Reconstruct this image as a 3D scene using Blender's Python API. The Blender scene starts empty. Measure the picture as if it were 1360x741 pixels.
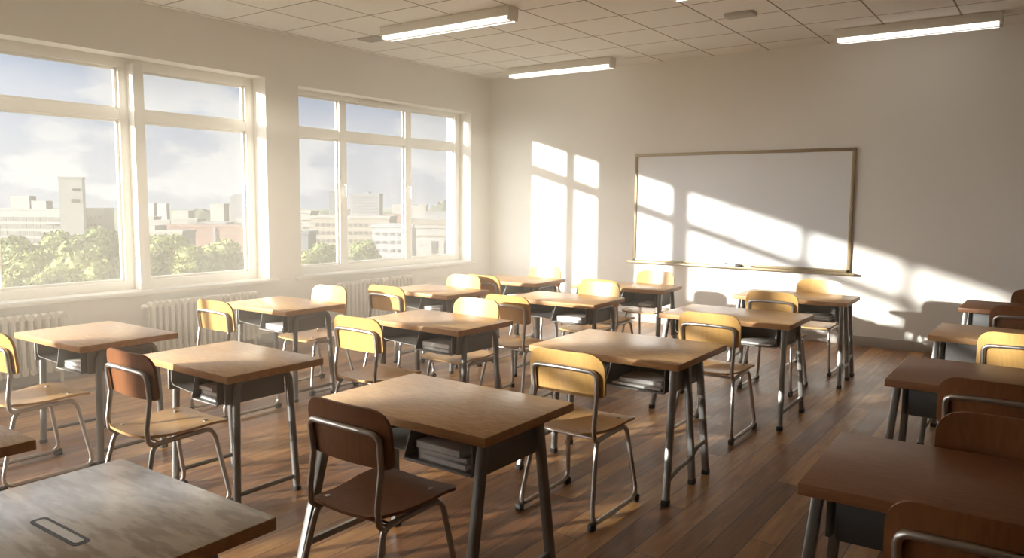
import bpy, bmesh, math, random
from mathutils import Vector, Matrix
random.seed(7)
S = bpy.context.scene
COL = S.collection
PI = math.pi

# ------------------------------------------------------------------ camera
FPX, YAW, PIT, ROL = 1013.6, -0.62213, 0.10128, 0.0094
CAM = Vector((6.6664, -8.7228, 1.5))
cy, sy, cp, sp = math.cos(YAW), math.sin(YAW), math.cos(PIT), math.sin(PIT)
FW = Vector((sy*cp, cy*cp, -sp))
R0 = Vector((cy, -sy, 0)); U0 = R0.cross(FW)
RT = R0*math.cos(ROL) + U0*math.sin(ROL)
UP = U0*math.cos(ROL) - R0*math.sin(ROL)
cd = bpy.data.cameras.new('camera'); cam = bpy.data.objects.new('camera', cd); COL.objects.link(cam)
M = Matrix.Identity(4)
for i in range(3):
    M[i][0], M[i][1], M[i][2], M[i][3] = RT[i], UP[i], -FW[i], CAM[i]
cam.matrix_world = M
cd.sensor_width = 36; cd.lens = FPX/1360*36; cd.clip_start = .05; cd.clip_end = 3000
S.camera = cam

def at(px, py, depth):
    """a point of the city, from the bearing it is seen under and its distance"""
    return CAM + FW*depth + RT*((px-680)/FPX*depth) - UP*((py-370.5)/FPX*depth)

# ------------------------------------------------------------------ materials
def mat(name):
    m = bpy.data.materials.new(name); m.use_nodes = True
    nt = m.node_tree; b = nt.nodes['Principled BSDF']
    return m, nt, b
def N(nt, t, **kw):
    n = nt.nodes.new(t)
    for k, v in kw.items():
        if k.startswith('i_'):
            n.inputs[k[2:].replace('_', ' ')].default_value = v
        else: setattr(n, k, v)
    return n
def L(nt, a, b): nt.links.new(a, b)
def math_n(nt, op, a, b=None, c=None):
    n = nt.nodes.new('ShaderNodeMath'); n.operation = op
    for i, v in enumerate((a, b, c)):
        if v is None: continue
        if isinstance(v, (int, float)): n.inputs[i].default_value = v
        else: nt.links.new(v, n.inputs[i])
    return n.outputs[0]
def ramp(nt, fac, stops):
    r = nt.nodes.new('ShaderNodeValToRGB')
    el = r.color_ramp.elements
    while len(el) < len(stops): el.new(.5)
    for e, (p, c) in zip(el, stops):
        e.position = p; e.color = (*c, 1)
    nt.links.new(fac, r.inputs[0]); return r.outputs[0]

def plain(name, col, rough=.5, metal=0, bump=0, bscale=60, var=.06, vscale=3, coat=0):
    m, nt, b = mat(name)
    tc = N(nt, 'ShaderNodeTexCoord')
    nz = N(nt, 'ShaderNodeTexNoise'); nz.inputs['Scale'].default_value = vscale; nz.inputs['Detail'].default_value = 4
    L(nt, tc.outputs['Object'], nz.inputs['Vector'])
    c0 = tuple(max(0, x*(1-var)) for x in col); c1 = tuple(min(1, x*(1+var)) for x in col)
    L(nt, ramp(nt, nz.outputs['Fac'], [(.3, c0), (.7, c1)]), b.inputs['Base Color'])
    b.inputs['Roughness'].default_value = rough; b.inputs['Metallic'].default_value = metal
    b.inputs['Coat Weight'].default_value = coat
    if bump:
        n2 = N(nt, 'ShaderNodeTexNoise'); n2.inputs['Scale'].default_value = bscale; n2.inputs['Detail'].default_value = 5
        L(nt, tc.outputs['Object'], n2.inputs['Vector'])
        bp = N(nt, 'ShaderNodeBump'); bp.inputs['Strength'].default_value = bump; bp.inputs['Distance'].default_value = .004
        L(nt, n2.outputs['Fac'], bp.inputs['Height']); L(nt, bp.outputs[0], b.inputs['Normal'])
    return m

def wood(name, dark, light, stretch, rough=.38, rings=9, coat=0.0, contrast=(.25, .75)):
    m, nt, b = mat(name)
    tc = N(nt, 'ShaderNodeTexCoord'); oi = N(nt, 'ShaderNodeObjectInfo')
    off = N(nt, 'ShaderNodeVectorMath', operation='SCALE')
    cmb = N(nt, 'ShaderNodeCombineXYZ')
    for i in range(3): L(nt, oi.outputs['Random'], cmb.inputs[i])
    L(nt, cmb.outputs[0], off.inputs[0]); off.inputs['Scale'].default_value = 37.0
    ad = N(nt, 'ShaderNodeVectorMath', operation='ADD')
    L(nt, tc.outputs['Object'], ad.inputs[0]); L(nt, off.outputs[0], ad.inputs[1])
    mp = N(nt, 'ShaderNodeMapping'); mp.inputs['Scale'].default_value = stretch
    L(nt, ad.outputs[0], mp.inputs['Vector'])
    n1 = N(nt, 'ShaderNodeTexNoise'); n1.inputs['Scale'].default_value = 1.6; n1.inputs['Detail'].default_value = 3; n1.inputs['Distortion'].default_value = .6
    L(nt, mp.outputs[0], n1.inputs['Vector'])
    w = math_n(nt, 'FRACT', math_n(nt, 'MULTIPLY', n1.outputs['Fac'], rings))
    tri = math_n(nt, 'ABSOLUTE', math_n(nt, 'SUBTRACT', w, .5))
    n2 = N(nt, 'ShaderNodeTexNoise'); n2.inputs['Scale'].default_value = 9; n2.inputs['Detail'].default_value = 6; n2.inputs['Roughness'].default_value = .65
    L(nt, mp.outputs[0], n2.inputs['Vector'])
    f = math_n(nt, 'ADD', math_n(nt, 'MULTIPLY', tri, .55), math_n(nt, 'MULTIPLY', n2.outputs['Fac'], .75))
    L(nt, ramp(nt, f, [(contrast[0], dark), (contrast[1], light)]), b.inputs['Base Color'])
    b.inputs['Roughness'].default_value = rough; b.inputs['Specular IOR Level'].default_value = .28; b.inputs['Coat Weight'].default_value = coat; b.inputs['Coat Roughness'].default_value = .26
    bp = N(nt, 'ShaderNodeBump'); bp.inputs['Strength'].default_value = .06; bp.inputs['Distance'].default_value = .002
    L(nt, f, bp.inputs['Height']); L(nt, bp.outputs[0], b.inputs['Normal'])
    return m

def floor_mat():
    m, nt, b = mat('plank_floor')
    tc = N(nt, 'ShaderNodeTexCoord'); sx = N(nt, 'ShaderNodeSeparateXYZ'); L(nt, tc.outputs['Object'], sx.inputs[0])
    W_, LN = .125, 1.9
    px = math_n(nt, 'DIVIDE', sx.outputs['X'], W_); col = math_n(nt, 'FLOOR', px); fx = math_n(nt, 'FRACT', px)
    wn = N(nt, 'ShaderNodeTexWhiteNoise', noise_dimensions='1D'); L(nt, col, wn.inputs['W'])
    py = math_n(nt, 'ADD', math_n(nt, 'DIVIDE', sx.outputs['Y'], LN), math_n(nt, 'MULTIPLY', wn.outputs['Value'], 9.0))
    row = math_n(nt, 'FLOOR', py); fy = math_n(nt, 'FRACT', py)
    idv = N(nt, 'ShaderNodeCombineXYZ'); L(nt, col, idv.inputs[0]); L(nt, row, idv.inputs[1])
    w2 = N(nt, 'ShaderNodeTexWhiteNoise', noise_dimensions='3D'); L(nt, idv.outputs[0], w2.inputs['Vector'])
    # grain, shifted from plank to plank
    sh = N(nt, 'ShaderNodeVectorMath', operation='SCALE'); L(nt, w2.outputs['Color'], sh.inputs[0]); sh.inputs['Scale'].default_value = 20
    ad = N(nt, 'ShaderNodeVectorMath', operation='ADD'); L(nt, tc.outputs['Object'], ad.inputs[0]); L(nt, sh.outputs[0], ad.inputs[1])
    mp = N(nt, 'ShaderNodeMapping'); mp.inputs['Scale'].default_value = (14, 1.3, 1); L(nt, ad.outputs[0], mp.inputs['Vector'])
    n1 = N(nt, 'ShaderNodeTexNoise'); n1.inputs['Scale'].default_value = 2.2; n1.inputs['Detail'].default_value = 7; n1.inputs['Roughness'].default_value = .62; n1.inputs['Distortion'].default_value = .5
    L(nt, mp.outputs[0], n1.inputs['Vector'])
    f = math_n(nt, 'ADD', math_n(nt, 'MULTIPLY', w2.outputs['Value'], .42), math_n(nt, 'MULTIPLY', n1.outputs['Fac'], .75))
    base = ramp(nt, f, [(.22, (.07, .026, .009)), (.55, (.25, .105, .034)), (.92, (.54, .29, .10))])
    ex = math_n(nt, 'MINIMUM', fx, math_n(nt, 'SUBTRACT', 1.0, fx)); ey = math_n(nt, 'MULTIPLY', math_n(nt, 'MINIMUM', fy, math_n(nt, 'SUBTRACT', 1.0, fy)), LN/W_)
    e = math_n(nt, 'MINIMUM', ex, ey)
    gap = math_n(nt, 'LESS_THAN', e, .016)
    mx = N(nt, 'ShaderNodeMix', data_type='RGBA'); L(nt, gap, mx.inputs[0]); L(nt, base, mx.inputs[6]); mx.inputs[7].default_value = (.035, .015, .008, 1)
    L(nt, mx.outputs[2], b.inputs['Base Color'])
    n3 = N(nt, 'ShaderNodeTexNoise'); n3.inputs['Scale'].default_value = 3.0; n3.inputs['Detail'].default_value = 4; L(nt, tc.outputs['Object'], n3.inputs['Vector'])
    L(nt, math_n(nt, 'ADD', .24, math_n(nt, 'MULTIPLY', n3.outputs['Fac'], .26)), b.inputs['Roughness'])
    hgt = math_n(nt, 'ADD', math_n(nt, 'MULTIPLY', n1.outputs['Fac'], .25), math_n(nt, 'SUBTRACT', 1.0, gap))
    b.inputs['Specular IOR Level'].default_value = .32
    bp = N(nt, 'ShaderNodeBump'); bp.inputs['Strength'].default_value = .22; bp.inputs['Distance'].default_value = .003
    L(nt, hgt, bp.inputs['Height']); L(nt, bp.outputs[0], b.inputs['Normal'])
    return m

TILE, GX, GY = .6385, .7073, -2.3183
def ceiling_mat():
    m, nt, b = mat('ceiling_tiles')
    tc = N(nt, 'ShaderNodeTexCoord'); sx = N(nt, 'ShaderNodeSeparateXYZ'); L(nt, tc.outputs['Object'], sx.inputs[0])
    d = []
    for o, g in (('X', GX), ('Y', GY)):
        f = math_n(nt, 'FRACT', math_n(nt, 'ADD', math_n(nt, 'DIVIDE', math_n(nt, 'SUBTRACT', sx.outputs[o], g), TILE), 100.0))
        d.append(math_n(nt, 'MINIMUM', f, math_n(nt, 'SUBTRACT', 1.0, f)))
    e = math_n(nt, 'MINIMUM', d[0], d[1])
    line = math_n(nt, 'LESS_THAN', e, .0125)
    idv = N(nt, 'ShaderNodeCombineXYZ')
    for i, (o, g) in enumerate((('X', GX), ('Y', GY))):
        L(nt, math_n(nt, 'FLOOR', math_n(nt, 'DIVIDE', math_n(nt, 'SUBTRACT', sx.outputs[o], g), TILE)), idv.inputs[i])
    wn = N(nt, 'ShaderNodeTexWhiteNoise', noise_dimensions='3D'); L(nt, idv.outputs[0], wn.inputs['Vector'])
    nz = N(nt, 'ShaderNodeTexNoise'); nz.inputs['Scale'].default_value = 90; L(nt, tc.outputs['Object'], nz.inputs['Vector'])
    f = math_n(nt, 'ADD', math_n(nt, 'MULTIPLY', wn.outputs['Value'], .6), math_n(nt, 'MULTIPLY', nz.outputs['Fac'], .4))
    base = ramp(nt, f, [(.1, (.80, .765, .70)), (.9, (.85, .815, .75))])
    mx = N(nt, 'ShaderNodeMix', data_type='RGBA'); L(nt, line, mx.inputs[0]); L(nt, base, mx.inputs[6]); mx.inputs[7].default_value = (.25, .18, .13, 1)
    L(nt, mx.outputs[2], b.inputs['Base Color']); b.inputs['Roughness'].default_value = .9
    bp = N(nt, 'ShaderNodeBump'); bp.inputs['Strength'].default_value = .3; bp.inputs['Distance'].default_value = .004
    L(nt, math_n(nt, 'ADD', math_n(nt, 'SUBTRACT', 1.0, line), math_n(nt, 'MULTIPLY', nz.outputs['Fac'], .15)), bp.inputs['Height']); L(nt, bp.outputs[0], b.inputs['Normal'])
    return m

def glass_mat():
    """window pane, mostly clear, with a thin scattering film standing in for haze outside"""
    m, nt, b = mat('veiled_window_glass')
    nt.nodes.remove(b); out = nt.nodes['Material Output']
    tr = N(nt, 'ShaderNodeBsdfTransparent'); tr.inputs[0].default_value = (.97, .98, .98, 1)
    tl = N(nt, 'ShaderNodeBsdfTranslucent'); tl.inputs[0].default_value = (.95, .93, .88, 1)
    gl = N(nt, 'ShaderNodeBsdfGlossy'); gl.inputs['Roughness'].default_value = .02
    tc = N(nt, 'ShaderNodeTexCoord'); nz = N(nt, 'ShaderNodeTexNoise'); nz.inputs['Scale'].default_value = 2.5; nz.inputs['Detail'].default_value = 3
    L(nt, tc.outputs['Object'], nz.inputs['Vector'])
    m1 = N(nt, 'ShaderNodeMixShader'); L(nt, math_n(nt, 'ADD', VEIL, math_n(nt, 'MULTIPLY', nz.outputs['Fac'], .012)), m1.inputs[0])
    L(nt, tr.outputs[0], m1.inputs[1]); L(nt, tl.outputs[0], m1.inputs[2])
    lw = N(nt, 'ShaderNodeLayerWeight')
    m2 = N(nt, 'ShaderNodeMixShader'); L(nt, math_n(nt, 'ADD', .015, math_n(nt, 'MULTIPLY', math_n(nt, 'POWER', lw.outputs['Facing'], 5.0), .4)), m2.inputs[0])
    L(nt, m1.outputs[0], m2.inputs[1]); L(nt, gl.outputs[0], m2.inputs[2])
    L(nt, m2.outputs[0], out.inputs[0])
    return m

VEIL = .006  # scatter added to the panes to veil the city like haze
MT = {}
MT['wall'] = plain('painted_wall', (.81, .77, .70), .85, bump=.12, bscale=180, var=.015, vscale=1.2)
MT['wall_far'] = plain('unseen_wall_darkened', (.25, .20, .155), .85, bump=.12, bscale=180, var=.015, vscale=1.2)  # unseen walls, darkened to cut the light they bounce
MT['ceiling'] = ceiling_mat()
MT['floor'] = floor_mat()
MT['skirt'] = plain('painted_skirting', (.36, .315, .265), .55, var=.05)
MT['frame'] = plain('white_window_frame', (.78, .745, .68), .4, var=.02)
MT['glass'] = glass_mat()
MT['sill'] = plain('window_sill_board', (.70, .66, .59), .35, var=.03)
MT['radiator'] = plain('cream_radiator_enamel', (.72, .67, .58), .4, var=.03)
MT['desk'] = wood('desk_oak_laminate', (.62, .35, .145), (.87, .575, .29), (2.2, 13, 13), .34, rings=7, coat=.32, contrast=(.32, .86))
MT['desk_shaded'] = wood('desk_shaded_laminate', (.19, .072, .024), (.32, .135, .05), (2.2, 13, 13), .4, rings=6, contrast=(.2, 1.0))  # darker copy of the desk laminate: shade at the right edge painted in
MT['edge'] = wood('desk_edge_band', (.44, .22, .085), (.58, .32, .135), (2.2, 13, 13), .45, rings=4)
MT['desk_worn'] = wood('desk_worn_sheen_laminate', (.50, .42, .345), (.82, .76, .68), (1.0, 4.2, 4), .3, rings=4, coat=1.0, contrast=(.46, .60))  # worn pattern; base also lightened to stand for window sheen
MT['ply'] = wood('chair_birch_ply', (.55, .30, .085), (.70, .425, .15), (11, 11, 1.6), .34, rings=5, coat=.25, contrast=(.1, 1.1))
MT['ply_shaded'] = wood('chair_shaded_ply', (.165, .055, .014), (.275, .10, .028), (11, 11, 1.6), .5, rings=5, coat=.0, contrast=(.1, 1.1))  # chair ply again, its colour darkened to stand for shade
MT['seat'] = wood('seat_birch_ply', (.50, .28, .105), (.66, .40, .165), (9, 1.6, 9), .34, rings=5, coat=.15, contrast=(.1, 1.1))
MT['steel'] = plain('brushed_steel_tube', (.52, .49, .455), .3, metal=.9, var=.05, vscale=20)
MT['leg'] = plain('painted_steel_leg', (.24, .23, .213), .36, metal=.65, var=.06, vscale=15)
MT['tray'] = plain('grey_sheet_metal', (.20, .188, .17), .5, metal=.2, var=.06, vscale=9)
MT['rubber'] = plain('black_rubber', (.016, .015, .014), .75)
MT['rivet'] = plain('rivet_steel', (.6, .58, .55), .28, metal=1)
MT['paper'] = plain('book_paper', (.74, .71, .66), .75, var=.05, vscale=40)
MT['cover'] = plain('book_cover', (.52, .50, .47), .6, var=.05)
MT['board'] = plain('whiteboard_enamel', (.76, .755, .74), .3, var=.01)
MT['gold'] = plain('bronze_board_trim', (.30, .225, .125), .4, metal=.35, var=.05)
MT['white'] = plain('white_plastic', (.8, .79, .77), .4)
MT['black'] = plain('black_plastic', (.03, .03, .03), .4)
MT['lamp'] = plain('lamp_housing_enamel', (.82, .78, .70), .5, var=.02)
MT['tray_shaded'] = plain('shaded_sheet_metal', (.05, .048, .045), .5, metal=.2, var=.06, vscale=9)  # same tray metal with shade put into the colour, for right-hand desks
MT['vent'] = plain('vent_grey', (.45, .42, .37), .6)
m, nt, b = mat('fluorescent_tube'); b.inputs['Emission Color'].default_value = (1, .985, .95, 1); b.inputs['Emission Strength'].default_value = 1.7; MT['tube'] = m

# ------------------------------------------------------------------ mesh helpers
class MB:
    def __init__(s): s.v = []; s.f = []
    def add(s, vs, fs):
        o = len(s.v); s.v += [tuple(p) for p in vs]; s.f += [tuple(i+o for i in f) for f in fs]; return s
    def box(s, x0, x1, y0, y1, z0, z1, bev=0.0, xf=None, seg=2):
        bm = bmesh.new(); bmesh.ops.create_cube(bm, size=1)
        for v in bm.verts:
            v.co = Vector(((x0+x1)/2+v.co.x*(x1-x0), (y0+y1)/2+v.co.y*(y1-y0), (z0+z1)/2+v.co.z*(z1-z0)))
        if bev: bmesh.ops.bevel(bm, geom=bm.edges[:], offset=bev, segments=seg, profile=.5, affect='EDGES')
        bm.verts.index_update()
        vs = [(xf @ v.co if xf else v.co) for v in bm.verts]
        s.add(vs, [[v.index for v in f.verts] for f in bm.faces]); bm.free(); return s
    def tube(s, pts, r, n=12, corner=0.0, closed=False, sq=None, cap=True):
        P = fillet([Vector(p) for p in pts], corner, closed) if corner else [Vector(p) for p in pts]
        k = len(P); rings = []
        T = []
        for i in range(k):
            a = P[(i-1) % k] if (closed or i > 0) else P[i]; c = P[(i+1) % k] if (closed or i < k-1) else P[i]
            T.append((c-a).normalized())
        up = Vector((0, 0, 1)) if abs(T[0].z) < .9 else Vector((1, 0, 0))
        nrm = (up - T[0]*up.dot(T[0])).normalized()
        base = len(s.v)
        for i in range(k):
            nrm = (nrm - T[i]*nrm.dot(T[i])).normalized(); bi = T[i].cross(nrm)
            for j in range(n):
                if sq:
                    a = 2*PI*(j+.5)/n; ca, sa = math.cos(a), math.sin(a)
                    e = .28
                    u = math.copysign(abs(ca)**e, ca)*sq[0]; w = math.copysign(abs(sa)**e, sa)*sq[1]
                else:
                    a = 2*PI*j/n; u, w = math.cos(a)*r, math.sin(a)*r
                s.v.append(tuple(P[i] + nrm*u + bi*w))
        m_ = k if closed else k-1
        for i in range(m_):
            for j in range(n):
                a = base+i*n+j; b2 = base+i*n+(j+1) % n; c = base+((i+1) % k)*n+(j+1) % n; d = base+((i+1) % k)*n+j
                s.f.append((a, b2, c, d))
        if not closed and cap:
            s.f.append(tuple(base+j for j in range(n))[::-1]); s.f.append(tuple(base+(k-1)*n+j for j in range(n)))
        return s
    def lathe(s, prof, org=(0, 0, 0), axis=(0, 0, 1), n=14):
        ax = Vector(axis).normalized(); up = Vector((1, 0, 0)) if abs(ax.x) < .9 else Vector((0, 1, 0))
        u = (up-ax*up.dot(ax)).normalized(); w = ax.cross(u); o = Vector(org); base = len(s.v)
        for r, h in prof:
            for j in range(n):
                a = 2*PI*j/n; s.v.append(tuple(o+ax*h+u*(r*math.cos(a))+w*(r*math.sin(a))))
        for i in range(len(prof)-1):
            for j in range(n):
                s.f.append((base+i*n+j, base+i*n+(j+1) % n, base+(i+1)*n+(j+1) % n, base+(i+1)*n+j))
        s.f.append(tuple(base+j for j in range(n))[::-1]); s.f.append(tuple(base+(len(prof)-1)*n+j for j in range(n)))
        return s
    def sheet(s, grid, off):
        """closed solid from a grid of points and a grid of offsets"""
        R_, C_ = len(grid), len(grid[0]); base = len(s.v)
        for r in grid: s.v += [tuple(p) for p in r]
        for r, o in zip(grid, off): s.v += [tuple(Vector(p)+Vector(q)) for p, q in zip(r, o)]
        t = R_*C_
        ix = lambda i, j: base+i*C_+j
        for i in range(R_-1):
            for j in range(C_-1):
                s.f.append((ix(i, j), ix(i, j+1), ix(i+1, j+1), ix(i+1, j)))
                s.f.append((ix(i+1, j)+t, ix(i+1, j+1)+t, ix(i, j+1)+t, ix(i, j)+t))
        ring = [(0, j) for j in range(C_)] + [(i, C_-1) for i in range(1, R_)] + [(R_-1, j) for j in range(C_-2, -1, -1)] + [(i, 0) for i in range(R_-2, 0, -1)]
        for a, b2 in zip(ring, ring[1:]+ring[:1]):
            s.f.append((ix(*b2), ix(*a), ix(*a)+t, ix(*b2)+t))
        return s
    def prism(s, pts, d):
        """extrude a closed outline by the vector d"""
        n = len(pts); d = Vector(d)
        vs = [Vector(p) for p in pts]; vs += [p+d for p in vs]
        return s.add(vs, [tuple(range(n))[::-1], tuple(range(n, 2*n))] + [(i, (i+1) % n, n+(i+1) % n, n+i) for i in range(n)])
    def build(s, name, material, parent=None, smooth=True, ang=38):
        me = bpy.data.meshes.new(name); me.from_pydata(s.v, [], s.f); me.update()
        bm = bmesh.new(); bm.from_mesh(me); bmesh.ops.recalc_face_normals(bm, faces=bm.faces[:]); bm.to_mesh(me); bm.free()
        if smooth:
            for p in me.polygons: p.use_smooth = True
            me.set_sharp_from_angle(angle=math.radians(ang))
        for mm in (material if isinstance(material, (list, tuple)) else [material]): me.materials.append(mm)
        o = bpy.data.objects.new(name, me); COL.objects.link(o)
        if parent: o.parent = parent
        return o

def fillet(P, r, closed=False, seg=6):
    out = []; k = len(P)
    for i, p in enumerate(P):
        if not closed and i in (0, k-1): out.append(p); continue
        a = P[i-1]-p; c = P[(i+1) % k]-p; la, lc = a.length, c.length; a.normalize(); c.normalize()
        ang = a.angle(c)
        if ang > PI-.05: out.append(p); continue
        t = min(r/math.tan(ang/2), la*.48, lc*.48)
        p0, p1 = p+a*t, p+c*t
        for q in range(seg+1):
            u = q/seg; out.append(p0*(1-u)**2 + p*2*u*(1-u) + p1*u*u)
    return out

def tag(o, label=None, cat=None, group=None, kind=None):
    if label: o['label'] = label
    if cat: o['category'] = cat
    if group: o['group'] = group
    if kind: o['kind'] = kind
    return o
def empty(name, loc=(0, 0, 0), rz=0, label=None, cat=None, group=None, kind=None):
    o = bpy.data.objects.new(name, None); o.empty_display_size = .1; COL.objects.link(o)
    o.location = loc; o.rotation_euler = (0, 0, rz)
    return tag(o, label, cat, group, kind)
def copy_tree(o, parent=None):
    c = o.copy(); COL.objects.link(c)
    if parent: c.parent = parent
    for ch in list(o.children): copy_tree(ch, c)
    return c
def struct(o): o['kind'] = 'structure'; return o

# ------------------------------------------------------------------ room shell
ZC = 3.2014
XR, YB = 9.4, -15.6            # right wall, rear wall
struct(MB().box(-.3, XR+.2, YB-.2, .2, -.25, 0).build('floor', MT['floor'], smooth=False))
struct(MB().box(-.3, XR+.2, YB-.2, .2, ZC, ZC+.25).build('ceiling', MT['ceiling'], smooth=False))
struct(MB().box(-.3, XR+.2, 0, .2, 0, ZC).build('wall_back', MT['wall'], smooth=False))
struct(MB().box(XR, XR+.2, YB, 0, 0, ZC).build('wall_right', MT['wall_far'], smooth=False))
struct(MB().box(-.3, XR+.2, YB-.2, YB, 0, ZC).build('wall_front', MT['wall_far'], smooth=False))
# left wall with its window openings, the rear two unseen and shaped for the sun (y0, y1, z0, z1)
OPEN = [(-14.30, -13.05, .64, 2.60), (-12.75, -3.765, .64, 2.735), (-3.35, -.42, .64, 2.70)]
HIGH = (-14.85, -13.42, 2.66, 3.06)
wl = MB(); y = YB
for (a, b2, z0, z1) in OPEN:
    if y == YB:      # unseen rear bay: a high strip of glass added to let sun through
        wl.box(-.3, 0, y, HIGH[0], 0, ZC); wl.box(-.3, 0, HIGH[0], a, 0, HIGH[2]); wl.box(-.3, 0, a, b2, 0, z0); wl.box(-.3, 0, a, b2, z1, HIGH[2])
        wl.box(-.3, 0, HIGH[0], HIGH[1], HIGH[3], ZC); wl.box(-.3, 0, HIGH[1], b2, HIGH[2], ZC); y = b2; continue
    wl.box(-.3, 0, y, a, 0, ZC); wl.box(-.3, 0, a, b2, 0, z0); wl.box(-.3, 0, a, b2, z1, ZC); y = b2
wl.box(-.3, 0, y, 0, 0, ZC)
struct(wl.build('wall_left', MT['wall'], smooth=False))
struct(MB().box(0.0, XR, -.016, 0, 0, .105, .004).build('baseboard_back', MT['skirt']))
struct(MB().box(0, .016, YB, -.016, 0, .105, .004).build('baseboard_left', MT['skirt']))

# ------------------------------------------------------------------ windows
ZG0, ZT0, ZT1 = .745, 2.195, 2.285
def window(name, op, ystops, head, extra=None):
    """ystops: list of (y0, y1) clear glass openings"""
    y0, y1, z0, z1 = op
    root = struct(empty(name, (-.2, (y0+y1)/2, z0)))
    oy = (y0+y1)/2
    def bx(mb, a, b2, c, d, x0=-.075, x1=.0, bev=.004): mb.box(x0, x1, a-oy, b2-oy, c-z0, d-z0, bev); return mb
    fr = MB()
    bx(fr, y0, ystops[0][0], z0, z1); bx(fr, ystops[-1][1], y1, z0, z1)
    bx(fr, ystops[0][0]-.004, ystops[-1][1]+.004, z0, ZG0); bx(fr, ystops[0][0]-.004, ystops[-1][1]+.004, head, z1)
    fr.build('window_frame', MT['frame'], root)
    for (a, b2), (c, d) in zip(ystops, ystops[1:]):
        bx(MB(), b2, c, ZG0-.003, head+.003).build('mullion', MT['frame'], root)
    for (a, b2) in ystops:
        bx(MB(), a-.003, b2+.003, ZT0, ZT1, -.072, -.003).build('transom', MT['frame'], root)
        for (c, d) in ((ZG0, ZT0), (ZT1, head)):
            sh = MB(); w = .022
            bx(sh, a, a+w, c, d, -.06, -.03, .003); bx(sh, b2-w, b2, c, d, -.06, -.03, .003)
            bx(sh, a+w, b2-w, c, c+w, -.06, -.03, .003); bx(sh, a+w, b2-w, d-w, d, -.06, -.03, .003)
            so = sh.build('sash', MT['frame'], root)
            bx(MB(), a+w-.004, b2-w+.004, c+w-.004, d-w+.004, -.0485, -.0445, 0).build('pane', MT['glass'], so, smooth=False)
    sl = MB().box(-.005, .255, y0-oy-.001, y1-oy+.001, 0, .028, .006)
    sl.box(.2, .262, y0-.085-oy, y1+.085-oy, -.004, .028, .007)
    sl.build('window_sill', MT['sill'], root)
    if extra: extra(root, oy, z0)
    return root
def w1_extra(root, oy, z0):
    MB().box(-.058, -.032, -6.162-oy, -6.146-oy, ZG0-z0, 2.652-z0, .003).build('glazing_bar', MT['frame'], root)
    MB().box(-.002, .105, -5.085-oy, -4.985-oy, .03, 2.685-z0, .006).build('post', MT['frame'], root)
def handle(root, y, z):
    h = MB().box(-.002, .012, y-.016, y+.016, z-.035, z+.035, .004)
    h.tube([(.005, y, z+.012), (.05, y, z+.012), (.052, y, z-.13)], .009, 10, .015)
    h.build('handle', MT['white'], root)
def w2_extra(root, oy, z0):
    MB().box(-.002, .035, -2.30-oy, -1.50-oy, 2.615-z0, 2.675-z0, .006).build('trickle_vent', MT['frame'], root)
    handle(root, -2.555-oy, 1.66-z0); handle(root, -1.455-oy, 1.66-z0)
window('window_1', OPEN[1], [(-12.67, -10.88), (-10.62, -9.16), (-9.08, -7.52), (-7.44, -5.16), (-4.97, -3.86)], 2.65, w1_extra)
window('window_2', OPEN[2], [(-3.27, -2.61), (-2.50, -1.51), (-1.40, -.53)], 2.648, w2_extra)
window('window_3', OPEN[0], [(-14.22, -13.13)], 2.53)  # unseen rear window, placed and sized by where its sun falls
hw_ = struct(empty('added_high_window', (-.2, (HIGH[0]+HIGH[1])/2, HIGH[2])))  # unseen high strip, added to bring sun to the right-hand desks
hl = (HIGH[1]-HIGH[0])/2
hf = MB().box(-.075, 0, -hl, hl, 0, .05).box(-.075, 0, -hl, hl, .35, .4).box(-.075, 0, -hl, -hl+.05, .05, .35).box(-.075, 0, hl-.05, hl, .05, .35)
hf.build('window_frame', MT['frame'], hw_, smooth=False)
MB().box(-.0485, -.0445, -hl+.045, hl-.045, .045, .355).build('pane', MT['glass'], hw_, smooth=False)
# the outer pilaster of the facade, seen through the end pane
struct(MB().box(-1.35, -.95, .62, 1.0, -13, 9, .01).build('trim_1', plain('white_facade_render', (.26, .253, .24), .8)))

# unseen pier, added only to block the sun from the end pane
struct(MB().box(-3.72, -3.54, -6.92, -6.26, -13, 5.5, .01).build('added_sun_block', bpy.data.materials['white_facade_render']))
# ------------------------------------------------------------------ radiators
def radiator(y0, y1, label):
    root = empty('radiator', (0, (y0+y1)/2, 0), 0, label, 'radiator', 'radiators under the windows')
    n = max(3, round((y1-y0)/.062)); st = (y1-y0)/n; zt, zb = .575, .10
    body = MB()
    for i in range(n):
        yc = -(y1-y0)/2+st*(i+.5)
        for xc in (.075, .125):
            body.tube([(xc, yc, zb+.02), (xc, yc, zt-.02)], .02, 8)
        # rounded head and foot of the column
        for z in (zb+.02, zt-.025):
            body.tube([(.058, yc, z), (.142, yc, z)], .027, 10)
    body.build('columns', MT['radiator'], root)
    MB().tube([(.1, -(y1-y0)/2-.01, zt-.04), (.1, (y1-y0)/2+.01, zt-.04)], .016, 8).build('top_header', MT['radiator'], root)
    MB().tube([(.1, -(y1-y0)/2-.01, zb+.04), (.1, (y1-y0)/2+.01, zb+.04)], .016, 8).build('bottom_header', MT['radiator'], root)
    v = MB().lathe([(.012, 0), (.02, .006), (.024, .02), (.024, .045), (.016, .055)], (.1, -(y1-y0)/2-.005, zt-.04), (0, -1, 0))
    v.build('valve', MT['white'], root)
    for yf in ((y1-y0)/2-.05, -(y1-y0)/2+.05): MB().tube([(.1, yf, zb), (.1, yf, 0)], .014, 8).build('foot', MT['radiator'], root)
    MB().box(.003, .06, -.03, .03, .42, .46, .004).build('bracket', MT['radiator'], root)
radiator(-7.05, -5.83, 'cream column radiator at the left edge of the photo')
radiator(-5.13, -3.98, 'long cream column radiator behind the two window-side desks, under the big window')
radiator(-2.89, -1.72, 'pale column radiator nearest the whiteboard wall, under the three-part window')

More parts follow.
